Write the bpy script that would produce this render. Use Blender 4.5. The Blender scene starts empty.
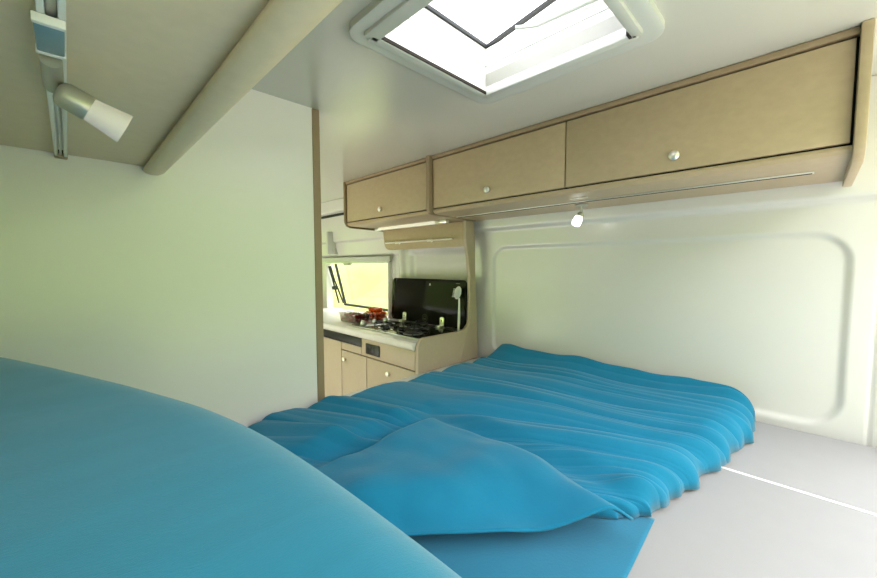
import bpy, bmesh, math, random
from mathutils import Vector, Matrix, noise
random.seed(7)
SC = bpy.context.scene
COL = SC.collection
PI = math.pi

# ------------------------------------------------------------------ materials
def srgb(r, g, b):
    f = lambda c: c/12.92 if c <= .04045 else ((c+.055)/1.055)**2.4
    return (f(r/255), f(g/255), f(b/255), 1)

def mat(name, col, rough=.5, metal=0, mottle=0, scale=8, stretch=(1, 1, 1), bump=0, bscale=200,
        coat=0, coat_rough=.1, trans=0, ior=1.45, emit=0, sheen=0, spec=.5, rot=0, rvar=0):
    m = bpy.data.materials.new(name); m.use_nodes = True
    nt = m.node_tree; b = nt.nodes['Principled BSDF']
    b.inputs['Roughness'].default_value = rough; b.inputs['Metallic'].default_value = metal
    b.inputs['Base Color'].default_value = col
    b.inputs['Coat Weight'].default_value = coat; b.inputs['Coat Roughness'].default_value = coat_rough
    b.inputs['Transmission Weight'].default_value = trans; b.inputs['IOR'].default_value = ior
    b.inputs['Sheen Weight'].default_value = sheen
    b.inputs['Specular IOR Level'].default_value = spec
    if emit:
        b.inputs['Emission Color'].default_value = col; b.inputs['Emission Strength'].default_value = emit
    tc = nt.nodes.new('ShaderNodeTexCoord'); mp = nt.nodes.new('ShaderNodeMapping')
    mp.inputs['Scale'].default_value = stretch; mp.inputs['Rotation'].default_value = (0, 0, rot)
    nt.links.new(tc.outputs['Object'], mp.inputs['Vector'])
    n = nt.nodes.new('ShaderNodeTexNoise'); n.inputs['Scale'].default_value = scale
    n.inputs['Detail'].default_value = 5
    nt.links.new(mp.outputs[0], n.inputs['Vector'])
    mx = nt.nodes.new('ShaderNodeMix'); mx.data_type = 'RGBA'
    k = mottle
    mx.inputs['A'].default_value = tuple(c*(1-k) for c in col[:3])+(1,)
    mx.inputs['B'].default_value = tuple(min(1, c*(1+k)) for c in col[:3])+(1,)
    nt.links.new(n.outputs['Fac'], mx.inputs['Factor'])
    if mottle: nt.links.new(mx.outputs['Result'], b.inputs['Base Color'])
    if bump:
        n2 = nt.nodes.new('ShaderNodeTexNoise'); n2.inputs['Scale'].default_value = bscale
        n2.inputs['Detail'].default_value = 3
        nt.links.new(mp.outputs[0], n2.inputs['Vector'])
        bp = nt.nodes.new('ShaderNodeBump'); bp.inputs['Strength'].default_value = bump
        bp.inputs['Distance'].default_value = .002
        nt.links.new(n2.outputs['Fac'], bp.inputs['Height']); nt.links.new(bp.outputs[0], b.inputs['Normal'])
    return m

M = {}
M['wall'] = mat('white_laminate', (.80, .762, .748, 1), .3, coat=1, coat_rough=.22, mottle=.03, scale=3)
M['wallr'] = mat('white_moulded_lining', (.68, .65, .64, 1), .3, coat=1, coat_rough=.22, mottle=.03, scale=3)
M['ceil'] = mat('ceiling_lining', (.56, .55, .49, 1), .3, coat=.6, coat_rough=.2, mottle=.02, scale=5)
M['tan'] = mat('tan_laminate', (.45, .345, .22, 1), .42, mottle=.10, scale=60, stretch=(1, .6, 1), bump=.08, bscale=300)
M['tanlight'] = mat('beige_laminate', (.45, .36, .265, 1), .40, mottle=.06, scale=60, bump=.05)
M['tanleft'] = mat('grey_tan_laminate', (.76, .62, .43, 1), .45, mottle=.07, scale=50, bump=.05)
M['tandark'] = mat('brown_edge_band', (.20, .135, .068, 1), .5, mottle=.1, scale=30)
M['edge'] = mat('brown_trim', (.30, .215, .135, 1), .45, mottle=.08, scale=30)
M['gap'] = mat('dark_gap', (.02, .014, .009, 1), .9)
M['plastic'] = mat('white_plastic', (.82, .81, .79, 1), .3)
M['plasticgrey'] = mat('grey_white_plastic', (.55, .56, .52, 1), .35)
M['mattress'] = mat('off_white_upholstery', (.31, .302, .31, 1), .75, mottle=.03, scale=20, bump=.15, bscale=500)
M['piping'] = mat('white_piping', (.85, .85, .85, 1), .5)
M['blue'] = mat('blue_jersey', (.016, .225, .375, 1), .85, mottle=.10, scale=9, stretch=(1, 5, 1), rot=-PI/4, bump=.25, bscale=240, sheen=.3, spec=.1)
M['blue2'] = mat('blue_fleece', (.010, .170, .305, 1), .85, mottle=.14, scale=10, bump=.25, bscale=180, sheen=.15, spec=.1)
M['bluesheet'] = mat('blue_sheet', (.008, .150, .265, 1), .85, mottle=.10, scale=10, bump=.2, bscale=220, sheen=.3, spec=.2)
M['chrome'] = mat('chrome', (.88, .86, .80, 1), .28, metal=.8)
M['steel'] = mat('brushed_steel', (.55, .56, .57, 1), .3, metal=1)
M['alu'] = mat('aluminium_rail', (.74, .74, .72, 1), .32, metal=.6)
M['nickel'] = mat('satin_nickel', (.50, .48, .42, 1), .42, metal=.7)
M['bluegrey'] = mat('blue_grey_plate', (.18, .30, .38, 1), .3, metal=.2)
M['black'] = mat('black_plastic', (.012, .012, .012, 1), .35)
M['iron'] = mat('black_enamel_iron', (.012, .012, .014, 1), .3)
M['blackglass'] = mat('black_glass', (.010, .009, .008, 1), .10, spec=.15)
M['logo'] = mat('grey_print', (.16, .14, .10, 1), .4)
M['worktop'] = mat('pale_worktop', (.70, .67, .66, 1), .25, mottle=.05, scale=30)
M['rubber'] = mat('black_rubber', (.01, .01, .01, 1), .6)
M['frost'] = mat('frosted_glass', (.66, .61, .58, 1), .5, sheen=.2, emit=.03)
M['bulb'] = mat('lit_bulb', (1, .97, .92, 1), .4, emit=.7)
M['lampcover'] = mat('pale_lamp_cover', (.90, .86, .74, 1), .25, emit=.035)
M['tomato'] = mat('tomato_skin', (.75, .085, .012, 1), .22, mottle=.25, scale=20)
M['berry'] = mat('dark_red_berry', (.30, .012, .008, 1), .35, mottle=.3, scale=60)
M['green'] = mat('green_stalk', (.08, .16, .02, 1), .6)
M['wicker'] = mat('red_brown_punnet', (.22, .05, .02, 1), .6, mottle=.3, scale=60)
M['floor'] = mat('floor_vinyl', (.25, .18, .11, 1), .45, mottle=.25, scale=4, stretch=(1, .15, 1))
M['grass'] = mat('meadow_grass', (.42, .44, .17, 1), .95, mottle=.25, scale=2.5, spec=.1)
M['path'] = mat('grey_path', (.40, .40, .36, 1), .9, mottle=.1)
M['paving'] = mat('pale_concrete', (.74, .69, .65, 1), .9, mottle=.1)
M['bank'] = mat('sun_painted_meadow', (.37, .37, .16, 1), .9, mottle=.25, scale=2, spec=.1)  # paler than the hedge: sunlight put into the colour, no sun in the scene
M['hedge'] = mat('hedge_leaves', (.235, .33, .09, 1), .9, mottle=.5, scale=3, spec=.1)
M['body'] = mat('white_van_paint', (.72, .72, .72, 1), .4)

def clear(name, col, t=.9, rough=0):
    m = bpy.data.materials.new(name); m.use_nodes = True; nt = m.node_tree
    for n in list(nt.nodes): nt.nodes.remove(n)
    o = nt.nodes.new('ShaderNodeOutputMaterial'); tr = nt.nodes.new('ShaderNodeBsdfTransparent')
    gl = nt.nodes.new('ShaderNodeBsdfGlossy'); gl.inputs['Roughness'].default_value = rough+.03
    tr.inputs['Color'].default_value = col
    mx = nt.nodes.new('ShaderNodeMixShader'); mx.inputs[0].default_value = 1-t
    nt.links.new(tr.outputs[0], mx.inputs[1]); nt.links.new(gl.outputs[0], mx.inputs[2])
    nt.links.new(mx.outputs[0], o.inputs[0])
    return m
M['glass'] = clear('window_glass', (.93, .95, .94, 1), .95)
M['dome'] = clear('rooflight_acrylic', (.95, .96, .98, 1), .95)
M['clear'] = clear('clear_plastic', (.90, .86, .84, 1), .80, .1)

# ------------------------------------------------------------------ mesh helpers
def tag(o, label=None, cat=None, group=None, kind=None):
    if label: o['label'] = label
    if cat: o['category'] = cat
    if group: o['group'] = group
    if kind: o['kind'] = kind
    return o

def empty(name, loc, label=None, cat=None, group=None, kind=None):
    o = bpy.data.objects.new(name, None); COL.objects.link(o); o.location = loc
    o.empty_display_size = .05
    return tag(o, label, cat, group, kind)

def obj(name, bm, m, parent=None, loc=None, smooth=40, mats=None):
    """Mesh in world coordinates; origin moved to parent / loc."""
    base = Vector(loc) if loc else (parent_world(parent) if parent else None)
    bmesh.ops.recalc_face_normals(bm, faces=bm.faces)
    if base is None:
        if bm.verts:
            xs = [v.co for v in bm.verts]
            base = Vector((sum(c.x for c in xs)/len(xs), sum(c.y for c in xs)/len(xs), min(c.z for c in xs)))
        else: base = Vector((0, 0, 0))
    bmesh.ops.translate(bm, verts=bm.verts, vec=-base)
    me = bpy.data.meshes.new(name); bm.to_mesh(me); bm.free()
    for mm in (mats or [m]): me.materials.append(mm)
    me.shade_smooth()
    if smooth < 180: me.set_sharp_from_angle(angle=math.radians(smooth))
    o = bpy.data.objects.new(name, me); COL.objects.link(o)
    if parent:
        o.parent = parent
        o.location = base - parent_world(parent)
    else: o.location = base
    return o

def parent_world(p):
    v = Vector((0, 0, 0))
    while p is not None:
        v += p.location; p = p.parent
    return v

def B(): return bmesh.new()

def box(bm, x0, x1, y0, y1, z0, z1, bev=0, seg=2, mi=0):
    t = bmesh.new()
    bmesh.ops.create_cube(t, size=1)
    bmesh.ops.scale(t, vec=(x1-x0, y1-y0, z1-z0), verts=t.verts)
    bmesh.ops.translate(t, vec=((x0+x1)/2, (y0+y1)/2, (z0+z1)/2), verts=t.verts)
    if bev: bmesh.ops.bevel(t, geom=t.edges[:], offset=bev, segments=seg, profile=.5, affect='EDGES')
    join(bm, t, mi)

def join(bm, t, mi=0, mtx=None):
    mp = {}
    for v in t.verts: mp[v] = bm.verts.new(mtx @ v.co if mtx else v.co)
    for f in t.faces:
        try:
            nf = bm.faces.new([mp[v] for v in f.verts]); nf.material_index = mi if mi else f.material_index
        except ValueError: pass
    t.free()

def prism(bm, pts, axis, a0, a1, bev=0, mi=0):
    """2-D outline extruded along an axis. y: pts=(x,z); x: pts=(y,z); z: pts=(x,y)"""
    t = bmesh.new()
    def P(p, a):
        return {'y': (p[0], a, p[1]), 'x': (a, p[0], p[1]), 'z': (p[0], p[1], a)}[axis]
    lo = [t.verts.new(P(p, a0)) for p in pts]; hi = [t.verts.new(P(p, a1)) for p in pts]
    f0 = t.faces.new(lo); f1 = t.faces.new(hi[::-1])
    n = len(pts)
    for i in range(n): t.faces.new([lo[i], hi[i], hi[(i+1) % n], lo[(i+1) % n]])
    bmesh.ops.recalc_face_normals(t, faces=t.faces)
    if bev:
        ed = list(set(f0.edges[:] + f1.edges[:]))
        bmesh.ops.bevel(t, geom=ed, offset=bev, segments=2, profile=.5, affect='EDGES')
    join(bm, t, mi)

def frame_of(d):
    d = d.normalized(); a = Vector((0, 0, 1)) if abs(d.z) < .9 else Vector((1, 0, 0))
    s = d.cross(a).normalized(); return s, d.cross(s).normalized()

def tube(bm, pts, r, n=12, caps=True, closed=False):
    pts = [Vector(p) for p in pts]; rs = r if isinstance(r, (list, tuple)) else [r]*len(pts)
    rings = []; s = None
    for i, p in enumerate(pts):
        if closed: d = pts[(i+1) % len(pts)]-pts[i-1]
        else: d = pts[min(i+1, len(pts)-1)]-pts[max(i-1, 0)]
        d.normalize()
        if s is None: s, t = frame_of(d)
        else:
            s = (s-d*s.dot(d)).normalized(); t = d.cross(s)
        rings.append([bm.verts.new(p+rs[i]*(math.cos(2*PI*k/n)*s+math.sin(2*PI*k/n)*t)) for k in range(n)])
    m = len(rings)
    for i in range(m if closed else m-1):
        a, b = rings[i], rings[(i+1) % m]
        for k in range(n): bm.faces.new([a[k], a[(k+1) % n], b[(k+1) % n], b[k]])
    if caps and not closed:
        bm.faces.new(rings[0][::-1]); bm.faces.new(rings[-1])

def lathe(bm, prof, org, d, n=24):
    """prof = list of (distance along axis, radius)"""
    org = Vector(org); d = Vector(d).normalized(); s, t = frame_of(d)
    rings = []
    for a, r in prof:
        r = max(r, 1e-4)
        rings.append([bm.verts.new(org+d*a+r*(math.cos(2*PI*k/n)*s+math.sin(2*PI*k/n)*t)) for k in range(n)])
    for a, b in zip(rings[:-1], rings[1:]):
        for k in range(n): bm.faces.new([a[k], a[(k+1) % n], b[(k+1) % n], b[k]])
    bm.faces.new(rings[0][::-1]); bm.faces.new(rings[-1])

def rrect(x0, x1, y0, y1, r, n=6):
    out = []
    for cx, cy, a in ((x1-r, y1-r, 0), (x0+r, y1-r, 90), (x0+r, y0+r, 180), (x1-r, y0+r, 270)):
        for i in range(n+1):
            t = math.radians(a+90*i/n); out.append((cx+r*math.cos(t), cy+r*math.sin(t)))
    return out

def lerp(a, b, t): return a+(b-a)*t

def sstep(a, b, x):
    t = max(0, min(1, (x-a)/(b-a))); return t*t*(3-2*t)

CEIL, WX, BED = .55, 1.70, -.545
LX = -.17
YR, YF = -.42, 4.7
FL = -1.35

# ------------------------------------------------------------------ setting
def struct(name, bm, m, parent=None, **k):
    o = obj(name, bm, m, parent, **k)
    if parent is None: o['kind'] = 'structure'
    return o

b = B(); box(b, LX-.05, 1.85, YR, YF, FL-.05, FL); struct('floor', b, M['floor'])
# ceiling with a hole for the rooflight
SX0, SX1, SY0, SY1 = .535, .935, .31, .73
b = B()
for x0, x1, y0, y1 in ((LX-.05, SX0, YR, YF), (SX1, 1.80, YR, YF), (SX0, SX1, YR, SY0), (SX0, SX1, SY1, YF)):
    box(b, x0, x1, y0, y1, CEIL, CEIL+.04)
struct('ceiling', b, M['ceil'])
b = B()
box(b, LX-.05, LX, YR, 1.75, FL, CEIL); box(b, LX-.05, LX, 3.15, YF, FL, CEIL); box(b, LX-.05, LX, 1.75, 3.15, .42, CEIL)  # unseen side opening, added to let daylight onto the kitchen fronts
struct('wall_left', b, M['wall'])
# partition (bathroom wall) with brown edge trim
b = B(); box(b, LX, .626, 1.25, 1.28, FL, CEIL); struct('wall_partition', b, M['wall'])
b = B(); box(b, .624, .652, 1.246, 1.284, FL, CEIL, .004); struct('trim_1', b, M['edge'])
# cab end: low bulkhead with the windscreen opening above
b = B()
box(b, LX, 1.85, YF, YF+.05, FL, -.35); box(b, LX, 1.85, YF, YF+.05, .42, CEIL)
box(b, LX, -.05, YF, YF+.05, -.35, .42); box(b, 1.62, 1.85, YF, YF+.05, -.35, .42)
struct('wall_front', b, M['body'])

# right wall: one moulded skin, leaning in towards the roof, with ledge, raised panel, ribs, window hole
WY0, WY1, WZ0, WZ1 = 2.215, 3.17, -.400, .030
def wallx(y, z):
    x = 1.722 - .045*max(0, z+.1) - .012*sstep(-.1, -.5, -z)*0
    if y < 1.42:
        # upper lining stands proud of the lower lining: shallow step below the locker
        zs = .205
        x -= .022*sstep(zs-.012, zs+.012, z)
        # raised rounded panel
        cy, cz = (-.10+1.285)/2, (-.530+.112)/2
        hy, hz, r = (1.285+.10)/2, (.112+.530)/2, .10
        qx, qy = abs(y-cy)-(hy-r), abs(z-cz)-(hz-r)
        d = math.hypot(max(qx, 0), max(qy, 0))+min(max(qx, qy), 0)-r
        x += .011*sstep(.0, -.020, d)
        # seam between lining and rear pillar
        x += .006*math.exp(-((y+.152)/.0035)**2)
        x -= .05*sstep(-.158, -.30, y)
    else:
        x -= .030*math.exp(-((y-2.08)/.028)**4)               # pillar trim by the window
        x -= .010*math.exp(-((y-2.150)/.014)**4)
        x += .030*sstep(1.44, 1.50, y)*sstep(2.03, 1.97, y)*sstep(.12, .07, z)
        if y > 2.1:
            x -= .030*sstep(.075, .095, z)                    # blind housing header
            x -= .025*sstep(.20, .215, z)
            x -= .045*sstep(.44, .46, z)
    return x
ys = []; y = YR
while y < YF:
    ys.append(y); y += .006 if (-.2 < y < .05 or 1.12 < y < 1.36) else (.015 if y < 2.25 else .03)
ys += [YF]; ys = sorted(set([round(v, 4) for v in ys if min(abs(v-WY0), abs(v-WY1)) > .008]+[WY0, WY1]))
zs = []; z = -.66
while z < CEIL: zs.append(z); z += .007
zs = sorted(set([round(v, 4) for v in zs if min(abs(v-WZ0), abs(v-WZ1)) > .004]+[WZ0, WZ1, CEIL]))
zs = [FL, -1.0]+zs
b = B()
G = [[b.verts.new((wallx(y, z), y, z)) for z in zs] for y in ys]
for i in range(len(ys)-1):
    for j in range(len(zs)-1):
        ym, zm = (ys[i]+ys[i+1])/2, (zs[j]+zs[j+1])/2
        if WY0 < ym < WY1 and WZ0 < zm < WZ1: continue
        b.faces.new([G[i][j], G[i][j+1], G[i+1][j+1], G[i+1][j]])
wr = struct('wall_right', b, M['wallr'], smooth=180)
sm = wr.modifiers.new('thickness', 'SOLIDIFY'); sm.thickness = .04; sm.offset = 1
# make sure thickness goes outwards (+x)
wr_me = wr.data
if wr_me.polygons[len(wr_me.polygons)//3].normal.x > 0: sm.offset = 1
else: sm.offset = -1

# kitchen window
w = empty('window_1', (1.70, 2.70, WZ0), kind='structure')
b = B()
t = .014
for y0, y1, z0, z1 in ((WY0, WY1, WZ0, WZ0+t), (WY0, WY1, WZ1-t*.6, WZ1), (WY0, WY0+t, WZ0, WZ1), (WY1-t, WY1, WZ0, WZ1)):
    box(b, 1.688, 1.740, y0, y1, z0, z1, .003)
obj('window_frame', b, M['plastic'], w)
b = B(); box(b, 1.675, 1.700, WY0-.03, WY1+.06, WZ1+.004, WZ1+.045, .005); obj('blind_housing', b, M['plasticgrey'], w)
b = B(); box(b, 1.672, 1.676, WY0-.02, WY1+.05, WZ1-.006, WZ1+.003); obj('blind_bar', b, M['steel'], w)
b = B(); box(b, 1.655, 1.675, 2.70, 2.80, WZ1-.026, WZ1-.004, .004); obj('latch', b, M['nickel'], w)
# tilted-out acrylic pane, hinged at the top
def tilt(p):   # (depth from hinge plane, y, drop from hinge)
    a = math.radians(14); return (1.785+math.sin(a)*p[1]+math.cos(a)*p[0], p[2] if len(p) > 2 else 0, WZ1-.01-math.cos(a)*p[1])
def panebox(bm, y0, y1, d0, d1, t0, t1):
    t = bmesh.new(); bmesh.ops.create_cube(t, size=1)
    for v in t.verts:
        yy = y0 if v.co.y < 0 else y1; dd = d0 if v.co.z < 0 else d1; tt = t0 if v.co.x < 0 else t1
        q = tilt((tt, dd)); v.co = (q[0], yy, q[2])
    join(bm, t)
b = B(); panebox(b, WY0+.02, WY1-.02, .0, .40, 0, .006); obj('pane', b, M['glass'], w)
b = B()
panebox(b, WY0, WY0+.022, 0, .41, -.008, .008); panebox(b, WY1-.022, WY1, 0, .41, -.008, .008)
panebox(b, WY0, WY1, .392, .414, -.008, .008); obj('pane_rim', b, M['rubber'], w)
b = B()
for k, yy in enumerate((WY1-.035, WY1-.065)):
    tube(b, [(1.70, yy, WZ1-.03), (1.74, yy, -.13), (1.80+.03*k, yy, WZ0+.05)], .008, 8)
lathe(b, [(0, .010), (.002, .022), (.03, .022), (.032, .010)], (1.735, WY1-.095, -.20), (0, 1, 0), 16)
obj('window_stay', b, M['black'], w)
# dark handrail slot in the upper lining
b = B(); box(b, 1.628, 1.70, 2.25, 3.9, .425, .443, .004); struct('trim_2', b, M['rubber'])
b = B(); box(b, 1.60, 1.70, 2.96, 2.99, .10, .30, .006)
prism(b, [(2.93, .10), (3.02, .10), (2.985, .17), (2.965, .17)], 'x', 1.655, 1.70, .003)
struct('trim_3', b, M['plasticgrey'])

# rooflight
s = empty('window_2', ((SX0+SX1)/2, (SY0+SY1)/2, CEIL), kind='structure')
def ringprism(bm, outer, inner, z0, z1, zi=None):
    """closed ring between two outlines of equal count"""
    n = len(outer); zi = zi if zi is not None else z0
    V = lambda p, z: bm.verts.new((p[0], p[1], z))
    a = [V(p, z1) for p in outer]; c = [V(p, z0+.004) for p in outer]
    o2 = [V((p[0]+(q[0]-p[0])*.22, p[1]+(q[1]-p[1])*.22), z0) for p, q in zip(outer, inner)]
    i1 = [V(p, zi) for p in inner]; i2 = [V(p, z1) for p in inner]
    for A, C in ((a, c), (c, o2), (o2, i1), (i1, i2)):
        for k in range(n): bm.faces.new([A[k], A[(k+1) % n], C[(k+1) % n], C[k]])
b = B()
ringprism(b, rrect(.472, 1.008, .252, .788, .045), rrect(SX0-.004, SX1+.004, SY0-.004, SY1+.004, .006), CEIL-.020, CEIL+.001, CEIL-.014)
obj('rooflight_frame', b, M['plasticgrey'], s, smooth=30)
b = B()   # blind cassette bars around the opening with their slots
box(b, .500, .536, SY0-.01, SY1+.012, CEIL-.026, CEIL-.010, .003)
box(b, SX0-.02, SX1+.012, SY1-.004, SY1+.022, CEIL-.026, CEIL-.010, .003)
box(b, SX1-.002, SX1+.020, SY0-.01, SY1+.012, CEIL-.026, CEIL-.010, .003)
box(b, SX0-.02, SX1+.012, SY0-.022, SY0+.002, CEIL-.026, CEIL-.010, .003)
obj('blind_rail', b, M['plasticgrey'], s)
b = B()
box(b, SX0-.01, SX1-.005, SY1-.0075, SY1-.0042, CEIL-.024, CEIL-.016)
box(b, SX1-.018, SX1+.004, SY0+.000, SY0+.006, CEIL-.028, CEIL-.016)
obj('blind_slot', b, M['gap'], s)
ZT = .665
b = B()
for x0, x1, y0, y1 in ((SX0-.012, SX0, SY0-.012, SY1+.012), (SX1, SX1+.012, SY0-.012, SY1+.012), (SX0, SX1, SY0-.012, SY0), (SX0, SX1, SY1, SY1+.012)):
    box(b, x0, x1, y0, y1, CEIL-.012, ZT)
e = .003
for x0, x1, y0, y1 in ((SX0, SX0+e, SY0, SY1), (SX1-e, SX1, SY0, SY1), (SX0, SX1, SY0, SY0+e), (SX0, SX1, SY1-e, SY1)):
    box(b, x0, x1, y0, y1, .612, .6165)
obj('shaft_lining', b, M['plastic'], s)
# lid tilted open, hinged on the far (front) side
a = math.radians(9)
def lidp(x, d, h): return (x, SY1-math.cos(a)*d-math.sin(a)*h*0, ZT+math.sin(a)*d+math.cos(a)*h)
def lidbox(bm, x0, x1, d0, d1, h0, h1):
    t = bmesh.new(); bmesh.ops.create_cube(t, size=1)
    for v in t.verts:
        v.co = lidp(x0 if v.co.x < 0 else x1, d0 if v.co.y < 0 else d1, h0 if v.co.z < 0 else h1)
    join(bm, t)
b = B(); lidbox(b, SX0, SX1, 0, .43, .004, .008)
lid = obj('rooflight_lid', b, M['dome'], s)
b = B()
lidbox(b, SX0-.01, SX1+.01, -.005, .006, 0, .010); lidbox(b, SX0-.01, SX1+.01, .424, .435, 0, .010)
lidbox(b, SX0-.01, SX0+.003, 0, .43, 0, .010); lidbox(b, SX1-.003, SX1+.01, 0, .43, 0, .010)
obj('lid_seal', b, M['rubber'], lid)
b = B()
tube(b, [(.90, .60, .655), (.925, .55, .650), (.925, .37, .640), (.915, .345, .66), (.90, .34, .70)], .0055, 8)
obj('lid_stay', b, M['plasticgrey'], s)
b = B(); box(b, .77, .86, .395, .425, .695, .71, .004); tube(b, [(.75, .41, .70), (.88, .41, .70)], .006, 8); obj('lid_handle', b, M['plasticgrey'], s)

# ------------------------------------------------------------------ right lockers
def locker_profile():
    return [(1.327, CEIL-.001), (1.327, .287), (1.316, .284), (1.314, .276), (1.322, .266), (1.345, .262), (1.42, .2615), (1.676, .258), (1.664, CEIL-.001)]
def knob(parent, x, y, z, r=.0135):
    b = B(); lathe(b, [(0, r*.55), (.006, r*.5), (.008, r), (.014, r*1.05), (.018, r*.75), (.020, r*.3)], (x, y, z), (-1, 0, 0), 20)
    return obj('knob', b, M['chrome'], parent)
def door(parent, y0, y1, ky):
    b = B(); box(b, 1.310, 1.326, y0, y1, .290, .527, .0018)
    d = obj('door', b, M['tan'], parent)
    knob(d, 1.310, ky, .331)
    return d
lk = empty('overhead_locker', (1.50, .65, .26), 'long tan overhead locker above the bed, two flap doors with chrome knobs', 'cupboard')
b = B(); prism(b, locker_profile(), 'y', -.061, 1.352); obj('body', b, M['tan'], lk, smooth=25)
b = B(); box(b, 1.3255, 1.3275, -.061, 1.352, .284, .533); obj('shadow_gap', b, M['gap'], lk)
door(lk, -.056, .648, .300); door(lk, .653, 1.350, 1.004)
b = B(); box(b, 1.304, 1.328, -.061, 1.352, .532, CEIL-.001, .003); obj('top_rail', b, M['edge'], lk)
# end panel: straight front, curved foot
def endprof(x0, zb):
    return [(x0, CEIL-.001), (x0, .30), (x0+.004, .275), (x0+.018, .255), (x0+.045, .243), (1.60, .238), (1.668, .238), (1.662, CEIL-.001)]
b = B(); prism(b, endprof(1.288, .2), 'y', -.081, -.061, .003); obj('end_panel', b, M['tan'], lk)

kl = empty('overhead_locker', (1.50, 1.78, .26), 'short tan overhead locker above the hob, single door and dark end edge', 'cupboard')
b = B(); prism(b, locker_profile(), 'y', 1.382, 2.165); obj('body', b, M['tan'], kl, smooth=25)
b = B(); box(b, 1.3255, 1.3275, 1.382, 2.165, .284, .533); obj('shadow_gap', b, M['gap'], kl)
door(kl, 1.386, 2.158, 1.787)
b = B(); box(b, 1.304, 1.328, 1.382, 2.165, .532, CEIL-.001, .003); obj('top_rail', b, M['edge'], kl)
b = B(); prism(b, [(1.302, CEIL-.001), (1.302, .30), (1.306, .282), (1.320, .262), (1.345, .252), (1.66, .246), (1.662, CEIL-.001)], 'y', 2.166, 2.190, .003); obj('end_panel', b, M['tandark'], kl)
b = B(); prism(b, [(1.288, CEIL-.001), (1.288, .29), (1.292, .274), (1.305, .262), (1.345, .258), (1.66, .256), (1.662, CEIL-.001)], 'y', 1.354, 1.380, .006); obj('divider', b, M['edge'], kl)

# recessed light strip under the long locker
t_ = empty('light_rail', (1.47, .65, .262), 'slim aluminium light rail recessed under the long locker', 'light rail')
b = B(); box(b, 1.462, 1.484, .0, 1.33, .2565, .2605, .001); obj('channel', b, M['alu'], t_)
b = B(); box(b, 1.468, 1.478, .004, 1.326, .2555, .2567); obj('slot', b, M['gap'], t_)
b = B(); box(b, 1.39, 1.40, .60, .67, .2590, .2613, .001); obj('cover_plate', b, M['chrome'], t_)

# small spot under the locker
sp = empty('spotlight', (1.545, .69, .2575), 'small lit white spotlight hanging under the long locker', 'lamp')
b = B(); lathe(b, [(0, .026), (.003, .028), (.008, .024), (.010, .006), (.020, .005)], (1.545, .69, .2590), (0, 0, -1)); obj('base', b, M['nickel'], sp)
b = B(); tube(b, [(1.545, .69, .244), (1.545, .69, .222)], .005, 10); lathe(b, [(0, .006), (.004, .013), (.018, .014)], (1.545, .69, .226), (-.25, .35, -1)); obj('lamp_holder', b, M['nickel'], sp)
b = B(); lathe(b, [(0, .012), (.006, .0165), (.030, .019), (.040, .016), (.044, .006)], (1.541, .696, .210), (-.25, .35, -1)); obj('lamp_glass', b, M['bulb'], sp)

# lamp under the kitchen locker
kl2 = empty('strip_lamp', (1.43, 1.80, .255), 'slim pale strip lamp with chrome ends under the short locker', 'lamp')
b = B(); box(b, 1.50, 1.525, 1.53, 2.08, .2415, .2603, .004); obj('lamp_cover', b, M['lampcover'], kl2)
for y0, y1 in ((1.44, 1.53), (2.08, 2.12)):
    b = B(); box(b, 1.498, 1.527, y0, y1, .2405, .2603, .004); obj('end_cap', b, M['chrome'], kl2)
# ------------------------------------------------------------------ kitchen
kc = empty('kitchen_cabinet', (1.45, 2.1, FL), 'beige kitchen base cabinet with hinged doors and a black control panel', 'cabinet')
YK0, YK1 = 1.392, 3.15
b = B(); box(b, 1.235, 1.66, YK0, YK1, FL+.001, -.430); obj('body', b, M['tanlight'], kc)
b = B()
box(b, 1.222, 1.236, YK0, 1.873, -.533, -.432, .0015); box(b, 1.222, 1.236, 1.877, 2.106, -.533, -.488, .0015)
obj('drawer_front', b, M['tanlight'], kc)
for y0, y1, ky in ((YK0, 1.822, 1.605), (1.828, 2.106, 2.062)):
    b = B(); box(b, 1.222, 1.236, y0, y1, -1.26, -.540, .0015); d = obj('door', b, M['tanlight'], kc)
    b = B(); lathe(b, [(0, .006), (.008, .006), (.010, .0135), (.018, .0135), (.022, .006)], (1.222, ky, -.591), (-1, 0, 0), 18); obj('knob', b, M['chrome'], d)
b = B(); box(b, 1.222, 1.236, 2.112, YK1, -1.26, -.488, .0015); obj('side_panel', b, M['tanlight'], kc)
b = B(); box(b, 1.2345, 1.2358, YK0, YK1, -1.26, -.432); obj('shadow_gap', b, M['gap'], kc)
b = B(); box(b, 1.219, 1.2345, 1.877, YK1, -.485, -.436, .002); obj('vent_strip', b, M['black'], kc)
b = B(); box(b, 1.214, 1.2215, 1.690, 1.822, -.515, -.452, .003)
box(b, 1.211, 1.215, 1.735, 1.78, -.50, -.468, .002); obj('control_panel', b, M['black'], kc)

b = B()
pts = [(1.214, -.428), (1.209, -.420), (1.207, -.408), (1.209, -.396), (1.216, -.389), (1.226, -.388), (1.672, -.388), (1.672, -.428)]
prism(b, pts, 'y', YK0, YK1)
o = obj('worktop', b, M['worktop'], smooth=30); tag(o, 'pale kitchen worktop with a rounded white front edge', 'worktop')

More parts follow.
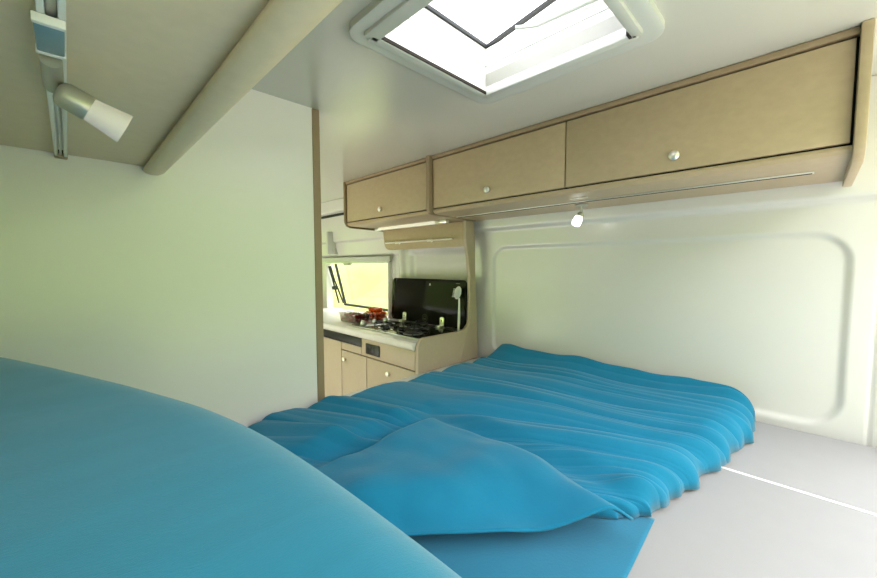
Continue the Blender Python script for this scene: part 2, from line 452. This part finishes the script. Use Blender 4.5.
# end panel towards the bed with sweeping cut-out
def arc(cx, cz, r, a0, a1, n=8):
    return [(cx+r*math.cos(math.radians(a0+(a1-a0)*i/n)), cz+r*math.sin(math.radians(a0+(a1-a0)*i/n))) for i in range(n+1)]
pp = [(1.224, FL+.001), (1.224, -.415)] + arc(1.272, -.415, .048, 180, 90, 8) + [(1.49, -.367)] + arc(1.55, -.290, .077, -90, 0, 8)
pp += [(1.628, -.20), (1.622, -.06), (1.608, .05), (1.596, .10), (1.588, .16), (1.585, .255), (1.655, .255), (1.663, .20), (1.672, .0), (1.683, -.2), (1.70, -.5), (1.70, FL+.001)]
b = B(); prism(b, pp, 'y', 1.368, 1.391, .004)
o = obj('end_panel', b, M['tanlight'], smooth=30); tag(o, 'beige kitchen side panel with curved cut-out beside the bed', 'panel')

# fascia with rail
fa = empty('spice_rail_panel', (1.605, 1.78, .12), 'tan panel with a chrome rod under the short locker', 'panel')
fp = [(1.395, .254), (1.395, .112), (2.09, .112)] + [(2.09+.06*math.sin(math.radians(t)), .172-.06*math.cos(math.radians(t))) for t in range(15, 91, 15)] + [(2.155, .2), (2.162, .254)]
b = B(); prism(b, fp, 'x', 1.600, 1.614, .003); obj('panel', b, M['tan'], fa)
b = B(); tube(b, [(1.578, 1.465, .157), (1.578, 2.10, .160)], .0055, 12); rod = obj('rod', b, M['chrome'], fa)
for yy in (1.66, 1.975):
    b = B()
    lathe(b, [(0, .011), (.003, .011), (.004, .006), (.022, .006)], (1.600, yy, .158), (-1, 0, 0), 14)
    tube(b, [(1.578, yy-.016, .158), (1.578, yy+.016, .158)], .009, 12)
    obj('bracket', b, M['chrome'], fa)

# hob
HX0, HX1, HY0, HY1, HZ = 1.272, 1.600, 1.415, 2.115, -.388
hob = empty('gas_hob', (1.44, 1.77, HZ), 'black and steel gas hob with its dark glass lid propped open', 'hob')
b = B(); prism(b, rrect(HX0, HX1+.03, HY0, HY1, .02), 'z', HZ+.0005, HZ+.007, .002); obj('hob_plate', b, M['steel'], hob)
b = B(); prism(b, rrect(HX0+.012, HX1-.02, HY0+.012, HY1-.10, .02), 'z', HZ+.006, HZ+.009, .001); obj('hob_tray', b, M['blackglass'], hob)
b = B(); prism(b, rrect(HX0+.012, HX1-.02, HY1-.18, HY1-.02, .02), 'z', HZ+.006, HZ+.010, .001); obj('knob_plate', b, M['iron'], hob)
for bx, by, br in ((1.36, 1.56, .045), (1.50, 1.70, .036), (1.37, 1.84, .032)):
    b = B(); lathe(b, [(0, br*.9), (.010, br), (.014, br), (.015, br*.8), (.021, br*.78), (.023, br*.5)], (bx, by, HZ+.008), (0, 0, 1)); bn = obj('burner', b, M['iron'], hob)
    b = B(); lathe(b, [(0, br*1.35), (.003, br*1.3), (.004, br*.9)], (bx, by, HZ+.008), (0, 0, 1)); obj('burner_ring', b, M['steel'], bn)
    b = B(); L = br*1.9; r = .0032; zt = HZ+.040
    for k in range(4):
        q = PI/4+k*PI/2; c, sn = math.cos(q), math.sin(q)
        tube(b, [(bx+c*br*.4, by+sn*br*.4, zt), (bx+c*L, by+sn*L, zt), (bx+c*L*1.06, by+sn*L*1.06, zt-.008), (bx+c*L*1.06, by+sn*L*1.06, HZ+.008)], r, 8)
    tube(b, [(bx+L*1.03*math.cos(k*PI/10), by+L*1.03*math.sin(k*PI/10), zt-.014) for k in range(20)], r, 8, closed=True)
    obj('pan_support', b, M['iron'], hob)
for k, (kx, ky) in enumerate(((1.33, 2.02), (1.42, 2.02), (1.51, 2.02))):
    b = B(); lathe(b, [(0, .018), (.004, .019), (.020, .015), (.023, .012)], (kx, ky, HZ+.010), (0, 0, 1), 18)
    box(b, kx-.0025, kx+.0025, ky-.014, ky+.014, HZ+.030, HZ+.037, .001); obj('control_knob', b, M['steel'], hob)
# glass lid, leaning back very slightly
LXX = 1.620
def lidprism(bm, pts, t0, t1, bev=0):
    t = bmesh.new(); prism(t, pts, 'x', t0, t1, bev)
    for v in t.verts: v.co.x += (v.co.z-HZ)*.06
    join(bm, t)
b = B(); lidprism(b, rrect(1.400, 2.095, HZ+.016, -.083, .030), LXX-.004, LXX+.004, .001); gl = obj('glass_lid', b, M['blackglass'], hob)
b = B()
for (yy, zz, r0) in ((1.745, -.335, .024), (1.745, -.335, .013)):
    for k in range(40):
        a0, a1 = 2*PI*k/40, 2*PI*(k+1)/40
        if (k % 10) in (0, 5): continue
        pts = [(yy+r0*math.cos(a0), zz+r0*math.sin(a0)), (yy+r0*math.cos(a1), zz+r0*math.sin(a1)), (yy+(r0-.002)*math.cos(a1), zz+(r0-.002)*math.sin(a1)), (yy+(r0-.002)*math.cos(a0), zz+(r0-.002)*math.sin(a0))]
        lidprism(b, pts, LXX-.0048, LXX-.0042)
lidprism(b, [(1.737, -.342), (1.753, -.342), (1.753, -.339), (1.737, -.339)], LXX-.0048, LXX-.0042)
obj('printed_emblem', b, M['logo'], gl)
b = B(); lidprism(b, [(1.4535, -.106), (1.485, -.106), (1.485, -.102), (1.4535, -.102)], LXX-.0048, LXX-.0042); obj('printed_mark', b, M['logo'], gl)
b = B(); lidprism(b, [(1.705, -.124), (1.713, -.124), (1.713, -.112), (1.705, -.112)], LXX-.0048, LXX-.0042); obj('printed_mark', b, M['piping'], gl)
for yy in (1.945, 1.585):
    b = B()
    lidprism(b, [(yy-.017, HZ+.01), (yy+.017, HZ+.01), (yy+.017, -.322), (yy+.010, -.315), (yy-.010, -.315), (yy-.017, -.322)], LXX-.011, LXX-.0045, .001)
    box(b, LXX-.045, LXX-.006, yy-.018, yy+.018, HZ+.006, HZ+.024, .003)
    h = obj('hinge', b, M['chrome'], hob)
    b = B(); lathe(b, [(0, .004), (.003, .004)], (LXX-.006, yy, -.337), (-1, 0, 0), 12); obj('screw', b, M['iron'], h)

# brush standing against the lid
br = empty('dish_brush', (1.585, 1.425, HZ+.007), 'white dish brush standing against the open hob lid', 'brush')
b = B()
tube(b, [(1.580, 1.418, HZ+.0075), (1.585, 1.418, -.32), (1.590, 1.420, -.22), (1.592, 1.424, -.185)], [.006, .0075, .006, .005], 10); obj('handle', b, M['plastic'], br)
b = B()
t = bmesh.new(); bmesh.ops.create_uvsphere(t, u_segments=18, v_segments=10, radius=1)
bmesh.ops.scale(t, vec=(.011, .024, .040), verts=t.verts); join(b, t, mtx=Matrix.Translation((1.592, 1.434, -.155)) @ Matrix.Rotation(.35, 4, 'X'))
obj('brush_head', b, M['plastic'], br)
b = B()
for i in range(5):
    for j in range(7):
        p = Vector((1.585, 1.421+i*.0065+.003*(j-3)*-.6, -.178+j*.0075)); tube(b, [p, p+Vector((-.020, 0, .001))], .0018, 5)
obj('bristles', b, M['piping'], br)

# punnets of fruit
def punnet(name, label, cx, cy, w_, d_, h_, m, wall=.002):
    e = empty(name, (cx, cy, HZ+.0002), label, 'punnet')
    b = B(); n = 28
    lo = rrect(-w_*.44, w_*.44, -d_*.44, d_*.44, .016); hi = rrect(-w_*.5, w_*.5, -d_*.5, d_*.5, .022)
    A = [b.verts.new((cx+p[0], cy+p[1], HZ+.001)) for p in lo]; C = [b.verts.new((cx+p[0], cy+p[1], HZ+h_)) for p in hi]
    D = [b.verts.new((cx+p[0]*1.05, cy+p[1]*1.05, HZ+h_)) for p in hi]
    k = len(A); b.faces.new(A[::-1])
    for i in range(k):
        j = (i+1) % k
        b.faces.new([A[i], A[j], C[j], C[i]]); b.faces.new([C[i], C[j], D[j], D[i]])
    o = obj('box', b, m, e); q = o.modifiers.new('thickness', 'SOLIDIFY'); q.thickness = wall
    return e
punnet('strawberry_punnet', 'clear plastic punnet of dark red berries at left on the worktop', 1.400, 2.232, .135, .215, .060, M['clear'])
punnet('tomato_punnet', 'clear plastic punnet heaped with bright orange-red tomatoes on the worktop', 1.560, 2.205, .125, .165, .050, M['clear'])
def ball(name, m, r, sq=1.0, seg=14):
    b = B(); t = bmesh.new(); bmesh.ops.create_uvsphere(t, u_segments=seg, v_segments=10, radius=r)
    for v in t.verts:
        v.co.z *= sq
        if sq > 1: v.co.x *= 1-.35*(-v.co.z/(r*sq)) if v.co.z < 0 else 1; v.co.y *= 1-.35*(-v.co.z/(r*sq)) if v.co.z < 0 else 1
        else:
            v.co.z -= .18*r*math.exp(-((v.co.x**2+v.co.y**2)/(r*.35)**2)) if v.co.z > 0 else 0
    join(b, t)
    o = obj(name, b, m, loc=(0, 0, 0), smooth=180)
    b = B()
    for k in range(5):
        a_ = 2*PI*k/5; zt = r*sq*(.84 if sq <= 1 else .97)
        tube(b, [(0, 0, zt), (r*.3*math.cos(a_), r*.3*math.sin(a_), zt+.001), (r*.55*math.cos(a_), r*.55*math.sin(a_), zt*.93)], [.0016, .0018, .0006], 5)
    tube(b, [(0, 0, zt), (0, .001, zt+.006)], .0012, 5)
    obj('stalk', b, M['green'], o)
    return o
def place(proto, spots, first_lab, grp, cat):
    for i, (x, y, z) in enumerate(spots):
        o = proto
        if i:
            o = proto.copy(); COL.objects.link(o)
            for ch in list(proto.children):
                c = ch.copy(); COL.objects.link(c); c.parent = o
        o.location = (x, y, z); o.rotation_euler = (random.uniform(-.5, .5), random.uniform(-.5, .5), random.uniform(0, 6))
        tag(o, first_lab, cat, grp)
tm = ball('tomato', M['tomato'], .0175, .92)
sp_ = []
for lay, (nx, ny) in enumerate(((3, 4), (3, 4), (2, 3))):
    for i in range(nx):
        for j in range(ny):
            sp_.append((1.560+(i-(nx-1)/2)*.0355+random.uniform(-.001, .001), 2.205+(j-(ny-1)/2)*.0345+random.uniform(-.001, .001), HZ+.020+lay*.0265))
place(tm, sp_, 'small bright orange-red tomato in the heaped punnet on the worktop', 'tomatoes heaped in the punnet', 'tomato')
bm_ = ball('strawberry', M['berry'], .0130, 1.2)
sp_ = []
for lay, (nx, ny) in enumerate(((4, 6), (3, 5))):
    for i in range(nx):
        for j in range(ny):
            sp_.append((1.400+(i-(nx-1)/2)*.029+random.uniform(-.001, .001), 2.232+(j-(ny-1)/2)*.031, HZ+.018+lay*.0235))
place(bm_, sp_, 'dark red berry in the clear punnet at the left of the worktop', 'berries in the clear punnet', 'strawberry')

# ------------------------------------------------------------------ left overhead locker, rail, spotlight
ll = empty('overhead_locker', (0, .4, .26), 'large grey-tan overhead locker at upper left with a rounded bottom rail', 'cupboard')
b = B(); box(b, LX+.001, .165, YR+.02, 1.249, .262, CEIL-.001, .002); obj('body', b, M['tanleft'], ll)
b = B(); pr = []
for i in range(17):
    t = math.radians(180+ i*270/16*0.667+0); pr.append((.172+.026*math.cos(t), .262+.026*math.sin(t)+.002))
pr = [(.158, .262), (.150, .258), (.149, .251), (.155, .244), (.166, .241), (.180, .242), (.194, .250), (.203, .264), (.206, .285), (.206, CEIL-.001), (.167, CEIL-.001), (.167, .262)]
prism(b, pr, 'y', YR+.02, 1.246, .003); obj('bottom_rail', b, M['tanleft'], ll, smooth=60)

rl = empty('lamp_rail', (-.006, .4, .262), 'white aluminium track screwed under the left locker, brown end cap', 'rail')
b = B()
for x0, x1, z0, z1 in ((-.0115, -.0055, .2505, .2612), (.0035, .0095, .2505, .2612), (-.0115, .0095, .2585, .2612), (-.0030, .0010, .2545, .2612)):
    box(b, x0, x1, YR+.05, 1.222, z0, z1, .0008)
obj('track', b, M['plastic'], rl)
b = B(); box(b, -.0120, .0100, 1.222, 1.245, .249, .2612, .002); obj('end_cap', b, M['edge'], rl)
b = B(); box(b, -.0050, .0030, 1.19, 1.222, .2570, .2583); obj('end_hole', b, M['gap'], rl)
b = B(); box(b, -.0050, .0030, .44, .583, .2535, .2583, .001); obj('dark_insert', b, M['nickel'], rl)

sl = empty('spotlight', (-.006, .63, .25), 'satin nickel spotlight with frosted glass cone clipped to the left track', 'lamp')
b = B(); box(b, -.0145, .0080, .556, .622, .241, .2500, .002); obj('clip_plate', b, M['bluegrey'], sl)
for y0, y1 in ((.548, .555), (.623, .630)):
    b = B(); box(b, -.0155, .0090, y0, y1, .241, .2500, .001); obj('clip_edge', b, M['plastic'], sl)
b = B(); tube(b, [(-.004, .634, .240), (-.003, .700, .232)], .0098, 20); obj('arm', b, M['nickel'], sl)
p0 = Vector((-.001, .674, .219)); dd = Vector((.059, .004, -.027))
b = B(); lathe(b, [(0, .009), (.003, .0140), (.008, .0160), (.031, .0168), (.033, .0158)], p0, dd); obj('lamp_head', b, M['nickel'], sl)
b = B(); lathe(b, [(.032, .0152), (.034, .0158), (.050, .0178), (.070, .0210), (.0715, .0210), (.0715, .0190), (.050, .0150), (.038, .010)], p0, dd); obj('lamp_glass', b, M['frost'], sl)

# ------------------------------------------------------------------ bed
def cushion(name, x0, x1, y0, y1, z0, z1, r, m, crown=.006):
    b = B(); t = bmesh.new(); bmesh.ops.create_cube(t, size=1)
    bmesh.ops.scale(t, vec=(x1-x0, y1-y0, z1-z0), verts=t.verts)
    bmesh.ops.translate(t, vec=((x0+x1)/2, (y0+y1)/2, (z0+z1)/2), verts=t.verts)
    bmesh.ops.bevel(t, geom=t.edges[:], offset=r, segments=4, profile=.5, affect='EDGES')
    join(b, t)
    return obj(name, b, m, smooth=180)
mw = cushion('mattress', LX+.003, 1.232, YR+.03, 1.243, BED-.13, BED, .010, M['mattress'])
tag(mw, 'wide off-white mattress under the blue bedding', 'mattress')
b = B(); tube(b, [(1.2315, YR+.04, BED-.0015), (1.2315, 1.235, BED-.0015)], .0032, 10)
obj('piping', b, M['piping'], mw)
ms = cushion('mattress', 1.238, 1.694, YR+.03, 1.243, BED-.13, BED+.001, .010, M['mattress'])
tag(ms, 'narrow off-white mattress strip along the right wall', 'mattress')
b = B(); box(b, LX+.002, 1.700, YR+.02, 1.245, BED-.17, BED-.131, .003); box(b, .655, 1.700, 1.246, 1.366, BED-.17, BED+.004, .006)
box(b, LX+.002, 1.70, YR+.04, YR+.08, FL+.001, BED-.17); box(b, .655, 1.70, 1.20, 1.24, FL+.001, BED-.17)
o = obj('bed_platform', b, M['plasticgrey']); tag(o, 'pale bed platform edge in front of the kitchen side panel', 'bed base')

# heap of blue duvet in the left foreground
YK = [-.4, .1, .35, .6, .85, 1.1, 1.3]
XK = [.286, .283, .267, .225, .096, -.03, -.207]
R_, H_, KH, EH = .143, .332, .076, 2.547
def _lin(y):
    for (a_, x0), (b2, x1) in zip(list(zip(YK, XK))[:-1], list(zip(YK, XK))[1:]):
        if y <= b2: return lerp(x0, x1, (max(y, a_)-a_)/(b2-a_))
    return XK[-1]
def heap_edge(y):
    n = 21; sw = 0; sx_ = 0
    for i in range(n):
        t = (i-(n-1)/2)/((n-1)/2); w_ = .5+.5*math.cos(PI*t*.95); sw += w_; sx_ += w_*_lin(y+t*.22)
    return sx_/sw
b = B(); XL = LX+.004; NYH, NXH = 150, 80; top = []
y0, y1 = YR+.03, 1.243
for j in range(NYH+1):
    y = lerp(y0, y1, j/NYH); xe = max(heap_edge(y), XL+.02); row = []
    for i in range(NXH+1):
        t = i/NXH; q = 1-(1-t)**2.2 if True else t
        x = lerp(XL, xe, q); ss = max(0, min(1, (xe-x)/R_))
        z = BED+.0015+(H_+KH*(y-.3))*(1-(1-ss)**EH)**(1/EH)
        z += ss*(.004*noise.noise(Vector((x*4, y*3, 1)))+.0012*noise.noise(Vector((x*14+y*6, y*10-x*5, 3))))
        row.append(b.verts.new((x, y, z)))
    top.append(row)
for j in range(NYH):
    for i in range(NXH): b.faces.new([top[j][i], top[j][i+1], top[j+1][i+1], top[j+1][i]])
zb = BED+.0012
def skirt(line):
    lo = [b.verts.new((v.co.x, v.co.y, zb)) for v in line]
    for i in range(len(line)-1): b.faces.new([line[i], line[i+1], lo[i+1], lo[i]])
skirt(top[0]); skirt(top[-1]); skirt([r[0] for r in top])
o = obj('duvet_bolster', b, M['blue'], smooth=50); tag(o, 'large smooth blue padded duvet heaped in the left foreground', 'duvet')

# outer edge of the heap on the mattress, x as a function of y
def heap_x(y): return heap_edge(y)+.006
_hx = [heap_x(-.4+i*.02) for i in range(84)]
def hx(y):
    t = max(0, min(82.99, (y+.4)/.02)); i = int(t); return lerp(_hx[i], _hx[i+1], t-i)
# blanket on the bed
def curve(pts, t):
    t = max(0, min(1, t))
    for (t0, p0), (t1, p1) in zip(pts[:-1], pts[1:]):
        if t <= t1:
            q = (t-t0)/(t1-t0); q = q*q*(3-2*q)*.5+q*.5
            return tuple(lerp(a_, b_, q) for a_, b_ in zip(p0, p1))
    return pts[-1][1]
NEAR = [(0, (.800, .262)), (.15, (.86, .215)), (.35, (1.02, .185)), (.55, (1.20, .145)), (.8, (1.44, .105)), (1, (1.655, .105))]
FAR = [(0, (.16, 1.10)), (.18, (.40, 1.215)), (.35, (.62, 1.215)), (.6, (1.08, 1.205)), (.85, (1.50, 1.215)), (1, (1.690, 1.20))]
def ridge(t, sharp=1.6):
    s = .5+.5*math.cos(2*PI*t); return s**sharp
def pleat(t):
    t = t-math.floor(t); k = .62
    q = .5*t/k if t < k else .5+.5*(t-k)/(1-k)
    return max(0, math.sin(PI*q))**.8
def blanket_pt(u, v):
    n0 = curve(NEAR, u); f0 = curve(FAR, u)
    x = lerp(n0[0], f0[0], v); y = lerp(n0[1], f0[1], v)
    # left edge bows towards the heap
    w = u*1.0+.020*noise.noise(Vector((v*2.2, u*2, 3)))+.006*noise.noise(Vector((v*7, u*6, 8)))
    near = 1-sstep(0, .75, v)
    wu = w+.035*noise.noise(Vector((u*3.3, v*.8, 12)))
    a1 = max(0, .75+.9*noise.noise(Vector((u*4.5, v*2.2, 0))))
    a2 = max(0, .45+1.1*noise.noise(Vector((u*7, v*2.5, 5))))
    a3 = max(0, .3+1.0*noise.noise(Vector((u*11, v*3, 9))))
    fade = .55+.45*sstep(1, .6, v)
    # lies flatter where the turned-back corner rests on it
    fl_ = max(sstep(.83, .90, x), sstep(.86, .95, y), sstep(.9, 1.05, (x-.12)/.66*.55+0*y+.5) if x > .9 else 0)
    fade *= .18+.82*fl_; a2 *= .2+.8*fl_; a3 *= fl_
    z = .036*(.40+.7*a1)*pleat(wu*8.3+.5*v)*fade
    z += .012*(.15+a2)*pleat(wu*17.7+.3+.8*v)*(.45+.55*near)
    z += .0045*(.2+a3)*(.35+.65*near)*pleat(wu*36+.7*v)
    z += .012*fl_*noise.noise(Vector((x*3, y*3, 2)))-.010*(1-fl_)
    # bundle against the wall
    z += .068*sstep(.93, 1.0, u)*(.45+.35*noise.noise(Vector((0, v*6, 4)))) 
    z += .022*math.exp(-((u-.97)/.05)**2-((v-.93)/.07)**2)
    # a few long pleats in the far left
    z += .020*math.exp(-((u-.10-.10*v)/.035)**2)*sstep(.3, .6, v)
    body = .040+z
    # rolled hem at the near and far edge
    e = min(v*1.05/.085, (1-v)*1.1/.035)
    ed = min(1, max(0, e)); prof = (1-(1-ed)**2.4)**(1/2.4)
    eu = min(1, max(0, u/.03)); pu = (1-(1-eu)**2.2)**(1/2.2)
    z = BED+.009+body*prof*pu
    # scalloped near hem
    y -= .003*(pleat(wu*17.7+.3)-.5)*(1-sstep(0, .12, v))+.022*noise.noise(Vector((u*14, 0, 1)))*(1-sstep(0, .1, v))
    y += .012*noise.noise(Vector((u*9, 0, 6)))*sstep(.9, 1, v)
    y = min(y, 1.238); return (max(hx(y)+.004*u, min(x, 1.692)), y, z)
NU, NV = 520, 150
b = B(); G = []
for j in range(NV+1):
    q = j/NV; v = q+.0*q
    v = .5-.5*math.cos(PI*q)*.55-.225*(1-2*q) if True else q
    v = max(0, min(1, v))
    G.append([b.verts.new(blanket_pt(1-(1-i/NU), v)) for i in range(NU+1)])
for j in range(NV):
    for i in range(NU): b.faces.new([G[j][i], G[j][i+1], G[j+1][i+1], G[j+1][i]])
bl = obj('blanket', b, M['blue2'], smooth=180, loc=(1.0, .6, BED)); tag(bl, 'rumpled blue blanket with long pleats spread across the bed to the right wall', 'blanket')
q = bl.modifiers.new('thickness', 'SOLIDIFY'); q.thickness = .003; q.offset = -1

# turned-back corner
P00, P10, P01, P11 = (.790, .815), (.762, .222), (.12, .79), (.18, .76)
def flap_pt(u, v):  # u: left->right(tip side is near), v: 0 top/right edge ... 1 hem
    # u from apex(0) to tip(1) along right edge; v from right edge(0) towards left(1)
    ax, ay = lerp(P00[0], P10[0], u), lerp(P00[1], P10[1], u)
    bx, by = lerp(P01[0], P11[0], u), lerp(P01[1], P11[1], u)
    x, y = lerp(ax, bx, v), lerp(ay, by, v)
    x += .035*math.sin(PI*u)*(1-v)**2
    y -= .020*math.sin(PI*v)*u*u          # hem sags
    y -= .015*math.sin(PI*min(1, v*1.2))*(1-u)**2
    h = .088 - .012*sstep(.55, 1, u)
    h += (.4+.6*sstep(1, .8, u))*(.010*noise.noise(Vector((x*7, y*7, 1)))+.006*noise.noise(Vector((x*16, y*12, 4))))
    h += .006*math.exp(-((v-.02)/.03)**2)
    h -= .034*sstep(.66, 1.0, u)*sstep(.05, .25, v)
    h -= .030*sstep(.08, 0, v)**1.5 + .018*sstep(.06, 0, u)
    return (max(x, hx(y)+.010), y, BED+h)
b = B(); G = []
for i in range(91):
    G.append([b.verts.new(flap_pt(i/90, j/110)) for j in range(111)])
for i in range(90):
    for j in range(110): b.faces.new([G[i][j], G[i+1][j], G[i+1][j+1], G[i][j+1]])
fl = obj('turned_back_corner', b, M['blue2'], bl, smooth=180)
q = fl.modifiers.new('thickness', 'SOLIDIFY'); q.thickness = .006; q.offset = 0
# hem bead
b = B(); tube(b, [Vector(flap_pt(1, j/60)) for j in range(61)], .0026, 8); obj('hem', b, M['blue2'], fl, smooth=180)

# sheet under the corner
b = B(); NX, NY = 90, 90; G = []
for i in range(NX+1):
    row = []
    for j in range(NY+1):
        u, v = i/NX, j/NY
        x = lerp(.02, .865, u); y = lerp(.205+.006*math.sin(u*7), .95, v)
        if v < .2: pass
        x = max(x, hx(y)+.001*u)
        z = BED+.0025+.0025*(1+noise.noise(Vector((x*5, y*5, 7))))*min(1, v*12)*min(1, (1-u)*12)
        row.append(b.verts.new((x, y, z)))
    G.append(row)
for i in range(NX):
    for j in range(NY): b.faces.new([G[i][j], G[i+1][j], G[i+1][j+1], G[i][j+1]])
sh = obj('bed_sheet', b, M['bluesheet'], smooth=180, loc=(.4, .6, BED)); tag(sh, 'flat blue bed sheet showing under the turned back corner of the blanket', 'sheet')
q = sh.modifiers.new('thickness', 'SOLIDIFY'); q.thickness = .002; q.offset = -1

# ------------------------------------------------------------------ outdoors
b = B(); box(b, -40, 40, -40, 40, -2.0, -1.95)
o = obj('ground', b, M['grass']); o['kind'] = 'structure'
b = B(); box(b, -7, 3.0, -6.5, 9, -1.949, -1.92); o = obj('parking_bay', b, M['paving']); o['kind'] = 'structure'
b = B(); HG = []; NHG = 260
for i in range(NHG):
    row = []; an = 2*PI*i/NHG
    for j in range(31):
        t = j/30; d = t*2.5; hh = 6.0*t**.55
        nn = noise.noise(Vector((8*math.cos(an), 8*math.sin(an), t*6)))*.35+noise.noise(Vector((30*math.cos(an), 30*math.sin(an), t*20)))*.12
        r_ = 8.2+d+nn*min(1, t*8)
        row.append(b.verts.new((.8+r_*math.cos(an), 1.5+r_*1.1*math.sin(an), -1.97+hh+nn*t)))
    HG.append(row)
for i in range(NHG):
    k = (i+1) % NHG
    for j in range(30):
        f_ = b.faces.new([HG[i][j], HG[k][j], HG[k][j+1], HG[i][j+1]])
        if HG[i][j].co.x > 3.5 and HG[i][j].co.y > 2: f_.material_index = 1  # kitchen-window side gets the paler colour with painted sunlight
o = obj('hedge', b, None, smooth=180, mats=[M['hedge'], M['bank']]); o['kind'] = 'structure'


# ------------------------------------------------------------------ world, camera
wd = bpy.data.worlds.new('sky'); SC.world = wd; wd.use_nodes = True
nt = wd.node_tree; bg = nt.nodes['Background']
tc = nt.nodes.new('ShaderNodeTexCoord'); sx = nt.nodes.new('ShaderNodeSeparateXYZ')
rp = nt.nodes.new('ShaderNodeValToRGB')
rp.color_ramp.elements[0].position = .0; rp.color_ramp.elements[0].color = (1.0, .985, .975, 1)
rp.color_ramp.elements[1].position = 1.0; rp.color_ramp.elements[1].color = (.93, .96, 1.0, 1)
nt.links.new(tc.outputs['Generated'], sx.inputs[0]); nt.links.new(sx.outputs['Z'], rp.inputs[0]); nt.links.new(rp.outputs[0], bg.inputs['Color'])
bg.inputs['Strength'].default_value = 1.0

cam = bpy.data.cameras.new('camera'); co = bpy.data.objects.new('camera', cam); COL.objects.link(co)
co.location = (0, 0, 0); co.rotation_euler = (math.radians(90-3.56), 0, math.radians(-45))
cam.sensor_width = 36; cam.lens = 36*369.4/877; cam.clip_start = .01
SC.camera = co
SC.view_settings.view_transform = 'Standard'; SC.view_settings.look = 'None'
SC.view_settings.gamma = 1; SC.view_settings.use_curve_mapping = False
SC.view_settings.exposure = 3.05
